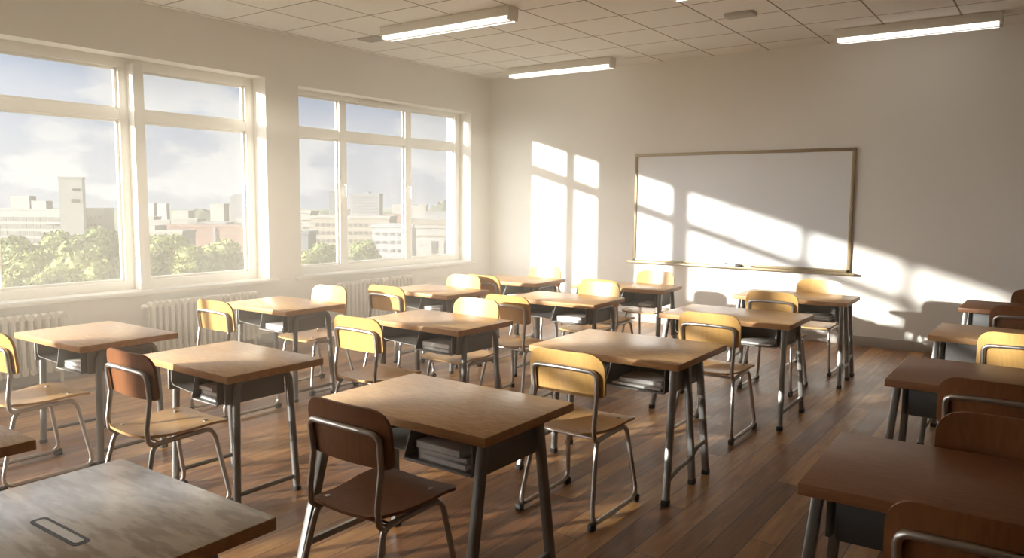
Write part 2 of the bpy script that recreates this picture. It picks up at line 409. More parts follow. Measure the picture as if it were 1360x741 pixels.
# ------------------------------------------------------------------ ceiling lamps and fittings
def lamp(x0, x1, yc, label):
    root = empty('fluorescent_light', ((x0+x1)/2, yc, ZC), 0, label, 'ceiling light', 'fluorescent ceiling lights')
    h = (x1-x0)/2
    MB().box(-h, h, -.075, .075, -.085, 0, .006).build('housing', MT['lamp'], root)
    MB().box(-h+.02, h-.02, -.013, .013, -.125, -.08, .003).build('reflector_ridge', MT['lamp'], root)
    for y in (-.046, .046):
        MB().tube([(-h+.03, y, -.104), (h-.03, y, -.104)], .019, 12).build('tube', MT['tube'], root)
    for x in (-h+.012, h-.012):
        MB().box(x-.012, x+.012, -.066, .066, -.12, -.08, .004).build('end_cap', MT['lamp'], root)
lamp(1.07, 2.64, -3.12, 'twin-tube ceiling light nearest the windows in the middle of the ceiling')
lamp(.76, 2.25, -.56, 'twin-tube ceiling light close to the corner by the whiteboard wall')
lamp(4.74, 6.13, -.58, 'twin-tube ceiling light above and right of the whiteboard')
lamp(4.06, 5.6, -2.98, 'twin-tube ceiling light of which only the tip shows at the top edge')
v = MB().box(-.13, .13, -.07, .07, -.03, 0, .004)
vo = v.build('junction_box', MT['vent']); vo.location = (4.20, -1.80, ZC)
tag(vo, 'small flat grey box on the ceiling tiles near the top edge', 'junction box')
vr = empty('air_vent', (.62, -2.84, ZC), 0, 'small grey slotted vent in the ceiling beside the window wall', 'vent')
vf = MB(); 
for (a, b2, c, d) in ((-.15, .15, -.1, -.085), (-.15, .15, .085, .1), (-.15, -.135, -.085, .085), (.135, .15, -.085, .085)): vf.box(a, b2, c, d, -.012, 0, .002)
vf.build('frame', MT['vent'], vr)
vs_ = MB()
for i in range(6): vs_.box(-.135, .135, -.078+i*.028, -.062+i*.028, -.009, -.002)
vs_.build('slats', MT['vent'], vr, smooth=False)

# ------------------------------------------------------------------ whiteboard
WX0, WX1, WZ0, WZ1 = 2.305, 4.865, .775, 2.10
wb = empty('whiteboard', ((WX0+WX1)/2, 0, WZ0), 0, 'large whiteboard in a bronze frame on the far wall', 'whiteboard')
hw, hh = (WX1-WX0)/2, WZ1-WZ0
MB().box(-hw+.03, hw-.03, -.022, 0, .03, hh-.03).build('writing_surface', MT['board'], wb, smooth=False)
fr = MB()
fr.box(-hw, hw, -.034, 0, hh-.036, hh, .004); fr.box(-hw, -hw+.036, -.034, 0, 0, hh-.03, .004); fr.box(hw-.036, hw, -.034, 0, 0, hh-.03, .004); fr.box(-hw, hw, -.034, 0, 0, .032, .004)
fr.build('frame', MT['gold'], wb)
tr = MB().box(-hw-.05, hw+.05, -.105, -.0, -.022, -.004, .004); tr.box(-hw-.05, hw+.05, -.109, -.101, -.022, .004, .003)
tr.build('pen_tray', MT['gold'], wb)
zt = WZ0-.004
e = empty('board_eraser', (3.42, -.066, zt), 0, 'white block eraser lying on the whiteboard tray', 'eraser')
MB().box(-.085, .085, -.024, .024, .010, .045, .006).build('block', MT['white'], e); MB().box(-.082, .082, -.022, .022, 0, .0105, .002).build('felt', MT['cover'], e)
def marker(x, ln, r, label, rz):
    e = empty('marker_pen', (x, -.066, zt+r), rz, label, 'marker pen')
    MB().lathe([(r*.8, 0), (r, .004), (r, ln*.66), (r*.9, ln*.67)], (-ln/2, 0, 0), (1, 0, 0)).build('barrel', MT['paper'], e)
    MB().lathe([(r*.95, 0), (r*1.02, .003), (r*1.0, ln*.25), (r*.6, ln*.32)], (-ln/2+ln*.67, 0, 0), (1, 0, 0)).build('cap', MT['black'], e)
marker(3.60, .20, .017, 'thick grey marker with a black cap beside the board eraser', .04)
marker(3.80, .11, .011, 'short slim marker with a black tip, right of the thick one on the tray', -.1)

# ------------------------------------------------------------------ chairs
def make_chair(ply, seatm):
    root = empty('school_chair')
    # seat shell: slightly dished, front edge rolled down, corners rounded
    def seat():
        rows = []; offs = []
        ys = [-.035, -.03, -.02, 0, .04, .1, .16, .22, .28, .32, .35, .368, .378, .384]
        for y_ in ys:
            e0 = max(0, (-.005-y_)/.03); e1 = max(0, (y_-.345)/.04)
            k = 1-.16*e0**2-.13*e1**2
            hw_ = (.157+.036*max(0, min(1, (y_+.03)/.26)))*k
            z = .432 - .012*math.exp(-((y_-.12)/.11)**2) - (.0 if y_ < .30 else .26*(y_-.30)**1.3)
            row = []; of = []
            for j in range(13):
                u = -1+2*j/12; row.append((u*hw_, y_, z + .008*u*u)); of.append((0, 0, -.012))
            rows.append(row); offs.append(of)
        return MB().sheet(rows, offs)
    so = seat().build('seat', seatm, root)
    for x_ in (-.13, .13):
        for y_ in (.02, .29):
            MB().lathe([(.0105, -.003), (.0105, .001), (.008, .0038), (.002, .0048)], (x_, y_, .432-.012*math.exp(-((y_-.12)/.11)**2)+.008*(x_/.18)**2)).build('rivet', MT['rivet'], so)
    # backrest: curved plate with large top corners
    rows = []; offs = []
    zb, ztp, HW = .598, .806, .206
    zs = [zb, zb+.004, zb+.012, zb+.025, zb+.05, zb+.085, zb+.12, ztp-.07, ztp-.05, ztp-.034, ztp-.022, ztp-.012, ztp-.005, ztp]
    for z in zs:
        k = HW
        rt_, rb_ = .082, .025
        if z > ztp-rt_:
            d = (z-(ztp-rt_))/rt_; k = HW-rt_+rt_*math.sqrt(max(0, 1-d**2.3))
        if z < zb+rb_:
            d = ((zb+rb_)-z)/rb_; k = HW-rb_+rb_*math.sqrt(max(0, 1-d*d))
        row = []; of = []
        for j in range(17):
            u = -1+2*j/16; x_ = u*k
            y_ = -.012-.10*(z-.6)+.62*x_*x_
            row.append((x_, y_, z)); of.append((0, .0135, 0))
        rows.append(row); offs.append(of)
    bo = MB().sheet(rows, offs).build('backrest', ply, root)
    for x_ in (-.168, .168):
        MB().lathe([(.007, 0), (.007, .002), (.004, .0035)], (x_, -.012-.10*.05+.62*x_*x_+.0132, .655), (0, 1, 0)).build('rivet', MT['rivet'], bo)
    # back hoop of steel tube
    r = .0115
    yb = lambda z, x_: -.012-.10*(z-.6)+.62*x_*x_-r-.0005
    pts = []
    for x_ in (-.171,):
        pts += [(x_+.004, .17, .402), (x_, -.018, .392), (x_, -.024, .47), (x_, yb(.60, x_), .60), (x_-.004, yb(.722, x_), .722)]
    top = [(-.10, yb(.728, .10), .728), (0, yb(.73, 0), .731), (.10, yb(.728, .10), .728)]
    P = [Vector(p) for p in pts] + [Vector(p) for p in top] + [Vector((-p[0], p[1], p[2])) for p in reversed(pts)]
    MB().tube(P, r, 12, .045).build('back_hoop', MT['steel'], root)
    # side frames: sled loops
    for s in (-1, 1):
        xi, xo = .168*s, .202*s
        fm = MB().tube([(xo, -.085, .026), (xi, .006, .395), (xi, .305, .402), (xo, .372, .026)], .0115, 12, .055, True)
        fo = fm.build('leg_frame', MT['steel'], root)
        for y_ in (-.078, .362):
            f2 = MB().box(xo-.0145, xo+.0145, y_-.024, y_+.02, 0, .036, .007)
            f2.build('rubber_foot', MT['rubber'], fo)
    MB().tube([(-.166, .19, .402), (.166, .19, .402)], .009, 10).tube([(-.166, .03, .398), (.166, .03, .398)], .009, 10).build('cross_bar', MT['steel'], root)
    return root
PROTO = {}
def chair(x, y_, face, label, rz=0.0, dark=False):  # dark picks the ply with painted shade
    if dark not in PROTO:
        o = PROTO[dark] = make_chair(MT['ply_shaded'] if dark else MT['ply'], MT['ply_shaded'] if dark is True else MT['seat'])
    else: o = copy_tree(PROTO[dark])
    o.location = (x, y_, 0); o.rotation_euler = (0, 0, rz + (PI if face == 'us' else 0))
    tag(o, label, 'chair', 'plywood and steel school chairs')
    return o

# ------------------------------------------------------------------ desks
ZD, TH = .695, .036
def make_desk(w, d, style, top='desk', third=False, inset=.06, closed=False, ang=None):
    root = empty('school_desk')
    hw_, hd = w/2, d/2
    to = MB().box(-hw_, hw_, -hd, hd, ZD-TH, ZD, .004).build('desktop', [MT[top], MT['edge' if top != 'desk_shaded' else 'desk_shaded']], root)
    for p in to.data.polygons:
        if abs(p.normal.z) < .5: p.material_index = 1
    zu = ZD-TH
    xe = hw_-inset
    # book trays under the top, open towards the sitter
    xr = xe-.035; yn = -hd+.05; yf = -hd+.05+min(.36, d-.18); t = .004
    ztop, zbo = zu-.001, zu-.135
    if closed:
        MB().box(-xr, xr, yn, yf, zbo, ztop, .014).build('closed_tray', MT['tray_shaded' if top == 'desk_shaded' else 'tray'], root)
    else:
        xm = .01*w
        bk = MB()
        bk.box(xm, xr, yn, yf, zbo, zbo+t); bk.box(xm, xr, yf-t, yf, zbo, ztop); bk.box(xr-t, xr, yn, yf, zbo, ztop)
        bk.prism([(xm, yn, zbo), (xm+t, yn, zbo), (xm+.045, yn, ztop), (xm+.041, yn, ztop)], (0, yf-yn, 0))
        bk.tube([(xm, yn, zbo), (xr, yn, zbo)], .005, 8)
        bk.build('book_box', MT['tray'], root)
        # left tray: a shallow sheet with a curled end
        rows = []; offs = []
        prof = [(-xr, ztop), (-xr, zbo+.05), (-xr+.012, zbo+.030), (-xr+.03, zbo+.024), (xm-.07, zbo+.014), (xm-.03, zbo+.016), (xm-.012, zbo+.03), (xm-.004, zbo+.06), (xm, zbo+.085)]
        for y_ in (yn+.03, yf):
            rows.append([(x_, y_, z) for x_, z in prof]); offs.append([(0, 0, .004) if 1 < i < 6 else (.004 if i <= 1 else -.004, 0, 0) for i in range(len(prof))])
        lt = MB().sheet(rows, offs); lt.box(-xr, xm, yf-t, yf, zbo+.02, ztop)
        lt.build('shallow_tray', MT['tray'], root)
    # end panels
    for s in (-1, 1):
        a, b2 = sorted((s*(xe-.006), s*(xe-.024)))
        MB().box(a, b2, -hd+.075, min(-hd+.47, hd-.14), zu-.138, zu-.002, .005).build('end_panel', MT['tray'], root)
    # legs
    if style == 'arch':
        y0, y1 = -hd+.13, hd-.12
        for s in (-1, 1):
            x_ = s*xe
            lf = MB().tube([(x_+s*.012, y0-.02, .012), (x_, y0, zu-.021), (x_, y1, zu-.021), (x_+s*.012, y1+.03, .012)], .019, 14, .06).build('leg_frame', MT['leg'], root)
            for y_ in (y0-.02, y1+.03):
                MB().lathe([(.021, 0), (.023, .006), (.021, .022)], (x_+s*.012, y_, 0)).build('foot', MT['rubber'], lf)
            MB().tube([(x_+s*.010, y0-.016, .075), (x_+s*.010, y1+.026, .075)], .012, 10).build('stretcher', MT['leg'], root)
    else:
        yn0, yn1 = -hd+.055, -hd-.095
        yf0, yf1 = -hd+.40, -hd+.455
        for s in (-1, 1):
            xt, xb = s*(xe+.012), s*(xe+.05)
            L2 = [((xt, yn0, zu), (xb, yn1, .014)), ((xt, yf0, zu), (xb, yf1, .014))]
            if third: L2.append(((xt-s*.002, -hd+.235, zu-.005), (xb-s*.004, -hd+.265, .014)))
            for (p, q) in L2:
                lg = MB().tube([p, q], .02, 12, sq=(.016, .019)).build('leg', MT['leg'], root)
                MB().box(q[0]-.018, q[0]+.018, q[1]-.021, q[1]+.021, 0, .03, .005).build('foot', MT['rubber'], lg)
            zs_ = .11
            def on(p, q, z): u = (zu-z)/(zu-.014); return tuple(p[i]+(q[i]-p[i])*u for i in range(3))
            a, b2 = on(*L2[0], zs_), on(*L2[1], zs_)
            if third:
                mid = (a[0], a[1]+.30, zs_+.035)
                MB().tube([a, (a[0], a[1]+.14, zs_+.03), mid, (a[0], mid[1]+.09, zs_+.075), (b2[0], b2[1], zs_+.085)], .012, 10, .05).build('stretcher', MT['leg'], root)
            else:
                MB().tube([a, b2], .012, 10, sq=(.014, .010)).build('stretcher', MT['leg'], root)
    return root

DPROTO = {}
def desk(key, x, y_, rz, w, d, style, label, **kw):
    o = make_desk(w, d, style, **kw)
    o.location = (x, y_, 0); o.rotation_euler = (0, 0, rz)
    tag(o, label, 'desk', 'school desks in rows')
    DESK[key] = (x, y_, rz, w, d, kw.get('inset', .06))
    return o
DESK = {}
C1, C2, C3, C4 = 'in the file along the windows', 'in the second file from the windows', 'in the third file from the windows', 'at the right edge of the photo'
desk('M', 2.07, -2.24, .05, .84, .62, 'arch', 'pale wooden double desk nearest the whiteboard wall ' + C1)
desk('L', 2.08, -3.51, -.03, .79, .58, 'arch', 'pale wooden double desk second from the whiteboard wall ' + C1)
desk('K', 1.785, -4.97, .0, .78, .56, 'arch', 'pale wooden double desk third from the whiteboard wall ' + C1)
desk('J', 2.01, -6.50, .026, .766, .58, 'arch', 'wooden double desk at far left, nearest to us ' + C1)
desk('I', 3.25, -2.02, .09, .93, .55, 'straight', 'wooden double desk nearest the whiteboard ' + C2)
desk('H', 3.29, -3.25, .05, .85, .58, 'arch', 'wooden double desk second from the whiteboard ' + C2)
desk('G', 3.25, -4.82, -.02, .85, .57, 'arch', 'wooden double desk third from the whiteboard ' + C2)
desk('F', 3.25, -6.43, -.02, .79, .55, 'arch', 'wooden arched-leg desk fourth from the whiteboard ' + C2, inset=.13)
desk('E', 4.80, -1.80, .03, .95, .60, 'straight', 'wooden double desk directly below the right end of the whiteboard', third=True)
desk('D', 4.77, -3.245, .01, .94, .64, 'straight', 'wooden double desk second from the whiteboard ' + C3)
desk('C', 4.71, -4.85, .015, .90, .70, 'straight', 'sunlit wooden double desk with three legs at its right end, mid photo', third=True)
desk('B', 4.68, -6.42, .002, .877, .59, 'straight', 'large wooden double desk with grey books, foreground centre of the photo')
desk('Q', 6.473, -1.445, -.008, .85, .64, 'straight', 'shaded desk farthest back ' + C4, top='desk_shaded', closed=True)
desk('P', 6.462, -3.062, -.012, .85, .63, 'straight', 'sunlit yellow-brown desk second from the back ' + C4, closed=True)
desk('O', 6.471, -4.531, -.003, .85, .68, 'straight', 'shaded desk third from the back ' + C4, top='desk_shaded', closed=True)
desk('N', 6.51, -6.17, .03, .85, .62, 'straight', 'shaded desk closest to us ' + C4, top='desk_shaded', closed=True)
ao = desk('A', 4.72, -7.86, .012, .75, .62, 'arch', 'worn pale desk with a slot in its top, bottom left corner of the photo', top='desk_worn', inset=.11)
desk('R', 3.535, -7.93, .0, .80, .60, 'straight', 'desk of which only a corner shows at the left edge of the photo')
# slot with its metal inlay in desk A's top
sl = []
def stadium(hx, hy, k=5):
    p = []
    for (cx, cy_, a0) in ((hx-hy*.7, hy*.3, 0), (-(hx-hy*.7), hy*.3, 90), (-(hx-hy*.7), -hy*.3, 180), (hx-hy*.7, -hy*.3, 270)):
        for i in range(k+1):
            a = math.radians(a0+90*i/k); p.append((cx+hy*.7*math.cos(a), cy_+hy*.7*math.sin(a)))
    return p
SX, SY = .024, -.055
st = stadium(.118, .021); st2 = stadium(.103, .0115)
slo = MB().prism([(SX+a, SY+b2, ZD-.004) for a, b2 in st], (0, 0, .0048)).build('slot_rim', MT['black'], ao)
slo['label'] = 'black rim of the slot'
ino = MB().prism([(SX+a, SY+b2, ZD-.003) for a, b2 in st2], (0, 0, .0046)).build('slot_inlay', MT['steel'], slo); ino['label'] = 'steel strip in the slot'

# ------------------------------------------------------------------ books in the trays
def local(key, lx, ly):
    x, y_, rz, w, d, i = DESK[key]; c, s = math.cos(rz), math.sin(rz)
    return x+lx*c-ly*s, y_+lx*s+ly*c
def book(key, lx, ly, z, w, d, h, rz, label, grp=None, paper=False):
    x, y_ = local(key, lx, ly)
    root = empty('book' if not paper else 'paper_pad', (x, y_, z), DESK[key][2]+rz, label, 'book' if not paper else 'paper pad', grp)
    if paper:
        MB().box(-w/2, w/2, -d/2, d/2, 0, h, min(.002, h*.3)).build('sheets', MT['paper'], root)
        MB().box(-w/2, w/2, d/2-.018, d/2+.0015, -.0, h+.001, .0005).build('binding', MT['cover'], root)
        return
    c = MB().box(-w/2, w/2, -d/2, d/2, 0, .003, .001); c.box(-w/2, w/2, -d/2, d/2, h-.003, h, .001); c.box(-w/2, -w/2+.004, -d/2, d/2, 0, h, .001)
    c.build('cover', MT['cover'], root)
    MB().box(-w/2+.003, w/2-.004, -d/2+.003, d/2-.004, .0028, h-.0028).build('pages', MT['paper'], root, smooth=False)
ZB = ZD-TH-.135+.0045
DN = dict(B='foreground centre desk', C='sunlit three-legged desk', D='desk behind the sunlit three-legged desk', E='desk under the whiteboard right end', F='desk left of the foreground one',
          G='middle desk of the second file', H='second desk of the second file', I='front desk of the second file', J='far left desk', K='third desk in the window file', L='second desk in the window file', M='window-file desk nearest the whiteboard')
def stack(key, hs, w=.24, d=.2, fx=.27, dy=0):
    wd, dd, ins = DESK[key][3], DESK[key][4], DESK[key][5]
    xr = wd/2-ins-.035
    w = min(w, xr-.09)
    z = ZB
    names = ['lowest', 'second from bottom', 'topmost'] if len(hs) == 3 else (['lower', 'upper'] if len(hs) == 2 else [''])
    for i, h in enumerate(hs):
        lab = (names[i] + ' grey-edged book in the tray of the ' + DN[key]).strip()
        if len(hs) == 1: lab = 'thin white book in the tray of the ' + DN[key]
        book(key, xr-.03-w/2-.012*i-.006, -dd/2+.07+d/2+dy+.008*(i % 2), z, w-.01*i, d, h, (-.05, .03, -.02)[i % 3], lab, 'books in the desk trays'); z += h+.0006
stack('B', [.022, .018, .028]); stack('F', [.02, .022, .02]); stack('G', [.02, .03]); stack('H', [.02, .022]); stack('J', [.018, .02])
stack('K', [.018, .02]); stack('L', [.02, .022]); stack('M', [.03]); stack('D', [.014]); stack('E', [.016, .014]); stack('I', [.026], w=.13)
# desk C: a board and loose pads
book('C', .185, -.16, ZB, .29, .22, .012, -.06, 'white pad lying on the tray floor of the sunlit three-legged desk', 'pads in the sunlit desk', True)
book('C', .18, -.13, ZB+.0128, .24, .2, .02, .05, 'thicker white pad on top of another in the sunlit three-legged desk', 'pads in the sunlit desk', True)

# ------------------------------------------------------------------ chairs in their places
NEAR = 'seen from behind, '
chair(2.235, -3.03, 'up', 'light chair seen from behind at the window-file desk nearest the whiteboard')
chair(2.20, -4.27, 'up', 'light chair seen from behind in front of the radiator by the three-part window')
chair(1.96, -5.68, 'up', 'light chair seen from behind in front of the long radiator')
chair(2.19, -7.10, 'up', 'chair cut by the left edge of the photo, yellow sunlit backrest')
chair(3.30, -2.67, 'up', 'chair seen from behind at the second-file desk nearest the whiteboard, half hidden')
chair(3.34, -4.15, 'up', 'chair seen from behind in mid photo at the second desk of the second file')
chair(3.27, -5.58, 'up', 'light chair seen from behind with a pale seat, left of the middle second-file desk')
chair(3.245, -6.95, 'up', 'chair with a shaded back and lighter seat, between the worn desk and the arched-leg desk', dark='back')
chair(4.83, -2.61, 'up', 'chair seen from behind at the desk below the right end of the whiteboard')
chair(4.88, -4.07, 'up', 'chair seen from behind just beyond the sunlit three-legged desk')
chair(4.81, -5.69, 'up', 'sunlit yellow chair seen from behind at the three-legged desk')
chair(4.70, -6.955, 'up', 'large shaded chair seen from behind, foreground centre', dark=True)
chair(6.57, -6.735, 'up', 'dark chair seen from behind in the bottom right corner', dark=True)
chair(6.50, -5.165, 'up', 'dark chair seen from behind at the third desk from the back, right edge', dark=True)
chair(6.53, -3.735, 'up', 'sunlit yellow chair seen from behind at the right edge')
chair(6.50, -2.36, 'up', 'shaded chair seen from behind at the farthest desk of the right edge', dark=True)
chair(2.17, -1.84, 'us', 'light chair facing us behind the window-file desk nearest the whiteboard')
chair(2.13, -3.17, 'us', 'light chair facing us behind the second desk of the window file')
chair(1.88, -4.585, 'us', 'light chair facing us behind the third desk of the window file')
chair(3.305, -4.465, 'us', 'light chair facing us behind the middle desk of the second file')
chair(3.415, -2.875, 'us', 'chair facing us behind the second desk of the second file')
chair(3.335, -1.56, 'us', 'chair facing us below the left end of the whiteboard')
chair(4.90, -1.40, 'us', 'yellow chair facing us below the right end of the whiteboard')
chair(6.57, -1.06, 'us', 'shaded chair facing us behind the farthest desk of the right edge', dark=True)
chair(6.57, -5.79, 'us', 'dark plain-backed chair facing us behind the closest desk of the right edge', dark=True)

# ------------------------------------------------------------------ the city outside
GZ = -13.0
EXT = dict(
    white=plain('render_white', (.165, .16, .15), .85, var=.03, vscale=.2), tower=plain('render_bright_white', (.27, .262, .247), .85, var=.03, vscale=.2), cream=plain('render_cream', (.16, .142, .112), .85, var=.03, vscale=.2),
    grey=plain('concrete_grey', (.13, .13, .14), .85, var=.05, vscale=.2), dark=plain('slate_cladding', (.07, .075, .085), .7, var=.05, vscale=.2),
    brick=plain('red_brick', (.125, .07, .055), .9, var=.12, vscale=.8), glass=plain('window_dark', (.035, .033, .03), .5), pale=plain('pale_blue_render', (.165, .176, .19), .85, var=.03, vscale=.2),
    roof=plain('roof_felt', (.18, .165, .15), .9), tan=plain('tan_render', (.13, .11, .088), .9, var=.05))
def facade(name, px0, px1, py, depth, thick, wallm, label, cat, rows=0, cols=0, win=(.5, .55), grp=None, roofcap=True, z0=GZ, top=None, left_pad=0, skew=0.0, gableroof=False):
    """a block whose front stands square to the line of sight at that distance"""
    a = at(px0, py, depth); b2 = at(px1, py, depth)
    c = (a+b2)/2; w = (b2-a).to_2d().length; ang = math.atan2((b2-a).y, (b2-a).x)+skew; thick *= .5
    h = c.z-z0
    root = empty(name, (c.x, c.y, z0), ang, label, cat, grp)
    # local: x along the front, +y away from us
    body = MB()
    if gableroof:
        body.prism([(-w/2, 0, 0), (w/2, 0, 0), (w/2, 0, h*.96), (0, 0, h), (-w/2, 0, h*.975)], (0, thick, 0))
    else: body.box(-w/2, w/2, 0, thick, 0, h)
    body.build('walls', EXT[wallm], root, smooth=False)
    if roofcap and not gableroof:
        MB().box(-w/2-.15, w/2+.15, -.15, thick+.15, h, h+.35).build('roof_parapet', EXT[wallm if wallm != 'cream' else 'roof'], root, smooth=False)
    return root, w, h
def windows(root, x0, x1, z0, z1, rows, cols, ww, wh, m='glass'):
    proto = None
    for r in range(rows):
        for c in range(cols):
            x_ = x0+(x1-x0)*(c+.5)/cols; z = z0+(z1-z0)*(r+.5)/rows
            if proto is None:
                proto = MB().box(-ww/2, ww/2, -.06, .1, -wh/2, wh/2).build('window', EXT[m], root, smooth=False); o = proto
            else:
                o = proto.copy(); COL.objects.link(o); o.parent = root
            o.location = (x_, 0, z)

def px(n, d): return n*d/FPX
# through the first big window
D0 = 170
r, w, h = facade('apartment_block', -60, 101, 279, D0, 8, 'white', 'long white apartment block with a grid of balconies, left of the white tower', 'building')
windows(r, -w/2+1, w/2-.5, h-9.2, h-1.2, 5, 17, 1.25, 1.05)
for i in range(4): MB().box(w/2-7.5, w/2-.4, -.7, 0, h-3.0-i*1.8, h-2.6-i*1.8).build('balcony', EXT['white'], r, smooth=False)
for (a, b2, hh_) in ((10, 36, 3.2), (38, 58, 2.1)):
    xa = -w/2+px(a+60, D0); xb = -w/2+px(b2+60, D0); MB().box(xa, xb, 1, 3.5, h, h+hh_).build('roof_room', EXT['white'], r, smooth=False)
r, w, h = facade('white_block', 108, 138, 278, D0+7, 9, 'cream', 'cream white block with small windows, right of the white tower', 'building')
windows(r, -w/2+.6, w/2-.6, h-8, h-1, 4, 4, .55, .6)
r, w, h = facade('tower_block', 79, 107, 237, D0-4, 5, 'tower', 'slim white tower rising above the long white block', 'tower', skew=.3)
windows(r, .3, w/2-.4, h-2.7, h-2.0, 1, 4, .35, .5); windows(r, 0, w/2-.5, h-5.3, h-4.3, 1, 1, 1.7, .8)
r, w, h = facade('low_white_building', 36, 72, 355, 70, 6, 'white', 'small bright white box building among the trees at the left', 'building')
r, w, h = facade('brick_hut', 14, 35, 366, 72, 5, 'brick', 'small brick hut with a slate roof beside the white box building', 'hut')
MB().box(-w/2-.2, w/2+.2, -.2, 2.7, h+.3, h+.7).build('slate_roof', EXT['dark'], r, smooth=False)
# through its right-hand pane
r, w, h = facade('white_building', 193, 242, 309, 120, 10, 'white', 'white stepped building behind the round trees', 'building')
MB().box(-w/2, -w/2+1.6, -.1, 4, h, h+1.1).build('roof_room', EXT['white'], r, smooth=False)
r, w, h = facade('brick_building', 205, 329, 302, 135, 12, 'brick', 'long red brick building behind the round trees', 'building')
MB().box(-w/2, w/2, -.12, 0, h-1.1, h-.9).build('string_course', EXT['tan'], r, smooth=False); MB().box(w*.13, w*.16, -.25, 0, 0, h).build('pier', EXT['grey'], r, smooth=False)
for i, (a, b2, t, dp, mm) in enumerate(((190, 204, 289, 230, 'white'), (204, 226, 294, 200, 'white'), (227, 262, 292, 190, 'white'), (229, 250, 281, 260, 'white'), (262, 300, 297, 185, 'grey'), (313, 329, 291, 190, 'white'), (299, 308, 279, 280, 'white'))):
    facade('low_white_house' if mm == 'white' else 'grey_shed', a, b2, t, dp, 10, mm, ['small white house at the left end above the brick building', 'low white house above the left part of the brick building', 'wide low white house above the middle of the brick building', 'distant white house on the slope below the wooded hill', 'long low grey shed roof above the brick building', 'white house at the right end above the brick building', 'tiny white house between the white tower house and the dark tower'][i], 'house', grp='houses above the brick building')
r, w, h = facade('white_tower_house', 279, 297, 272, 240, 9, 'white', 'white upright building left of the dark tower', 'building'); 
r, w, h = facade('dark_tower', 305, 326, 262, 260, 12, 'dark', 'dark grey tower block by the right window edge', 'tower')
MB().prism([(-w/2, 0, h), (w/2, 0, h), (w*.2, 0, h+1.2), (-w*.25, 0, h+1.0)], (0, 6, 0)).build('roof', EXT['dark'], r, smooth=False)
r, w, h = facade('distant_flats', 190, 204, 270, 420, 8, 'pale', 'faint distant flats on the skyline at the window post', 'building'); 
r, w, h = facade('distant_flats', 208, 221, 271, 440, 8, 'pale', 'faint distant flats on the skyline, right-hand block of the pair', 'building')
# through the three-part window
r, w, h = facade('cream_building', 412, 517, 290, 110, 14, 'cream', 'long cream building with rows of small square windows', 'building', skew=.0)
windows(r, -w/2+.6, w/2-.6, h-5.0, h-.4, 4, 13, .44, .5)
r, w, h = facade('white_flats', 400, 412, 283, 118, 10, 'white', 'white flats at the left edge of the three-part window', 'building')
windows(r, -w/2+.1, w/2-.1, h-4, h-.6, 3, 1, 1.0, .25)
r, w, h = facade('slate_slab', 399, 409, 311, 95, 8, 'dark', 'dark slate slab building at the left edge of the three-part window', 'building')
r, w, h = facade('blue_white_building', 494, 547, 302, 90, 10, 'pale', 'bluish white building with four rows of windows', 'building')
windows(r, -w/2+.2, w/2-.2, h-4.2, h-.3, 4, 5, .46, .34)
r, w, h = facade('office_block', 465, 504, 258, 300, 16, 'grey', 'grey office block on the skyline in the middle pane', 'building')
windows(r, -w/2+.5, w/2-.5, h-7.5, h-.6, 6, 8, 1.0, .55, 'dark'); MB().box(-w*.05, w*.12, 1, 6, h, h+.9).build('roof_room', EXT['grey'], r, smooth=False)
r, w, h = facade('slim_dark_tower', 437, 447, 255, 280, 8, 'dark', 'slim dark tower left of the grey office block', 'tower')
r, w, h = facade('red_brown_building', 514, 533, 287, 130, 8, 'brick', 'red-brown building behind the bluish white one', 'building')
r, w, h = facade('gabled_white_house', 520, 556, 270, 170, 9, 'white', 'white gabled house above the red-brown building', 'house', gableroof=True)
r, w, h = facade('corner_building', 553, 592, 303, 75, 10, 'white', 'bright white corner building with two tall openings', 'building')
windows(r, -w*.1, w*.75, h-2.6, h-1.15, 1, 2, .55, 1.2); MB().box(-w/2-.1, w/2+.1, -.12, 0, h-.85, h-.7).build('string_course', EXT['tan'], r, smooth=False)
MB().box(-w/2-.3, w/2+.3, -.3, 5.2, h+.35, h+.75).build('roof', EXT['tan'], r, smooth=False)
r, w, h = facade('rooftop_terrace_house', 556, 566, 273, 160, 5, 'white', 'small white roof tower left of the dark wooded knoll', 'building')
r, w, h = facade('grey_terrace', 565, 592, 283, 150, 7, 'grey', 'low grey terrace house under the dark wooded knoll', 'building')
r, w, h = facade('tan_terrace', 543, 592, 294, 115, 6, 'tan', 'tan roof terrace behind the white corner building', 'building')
# ground and wooded hills
struct(MB().box(-900, -6, -260, 1100, GZ-.5, GZ).build('ground', plain('city_ground', (.10, .115, .06), .95, var=.2, vscale=.05), smooth=False))
def hill(px0, px1, pytop, depth, label, seed):
    rnd = random.Random(seed); n = 26; m_ = 7
    a = at(px0, pytop, depth); b2 = at(px1, pytop, depth); c = (a+b2)/2; w = (b2-a).to_2d().length; ang = math.atan2((b2-a).y, (b2-a).x); H = c.z-GZ
    g = []
    for i in range(m_):
        v_ = i/(m_-1); row = []
        for j in range(n):
            u = j/(n-1); k = math.sin(PI*u)**.35*math.sin(PI*min(1, v_*.9+.05))**.8
            row.append(((u-.5)*w*1.25, v_*w*.5, max(0, H*k*(.9+.13*rnd.random()))))
        g.append(row)
    o = MB().sheet(g, [[(0, 0, -1.0)]*n for _ in g]).build('wooded_hill', plain('hill_woods', (.05, .06, .042), .95, var=.3, vscale=.3), smooth=True, ang=80)
    o.location = (c.x, c.y, GZ); o.rotation_euler = (0, 0, ang); struct(o)
hill(226, 285, 277, 330, '', 1); hill(395, 525, 277, 420, '', 2); hill(566, 620, 262, 240, '', 3)

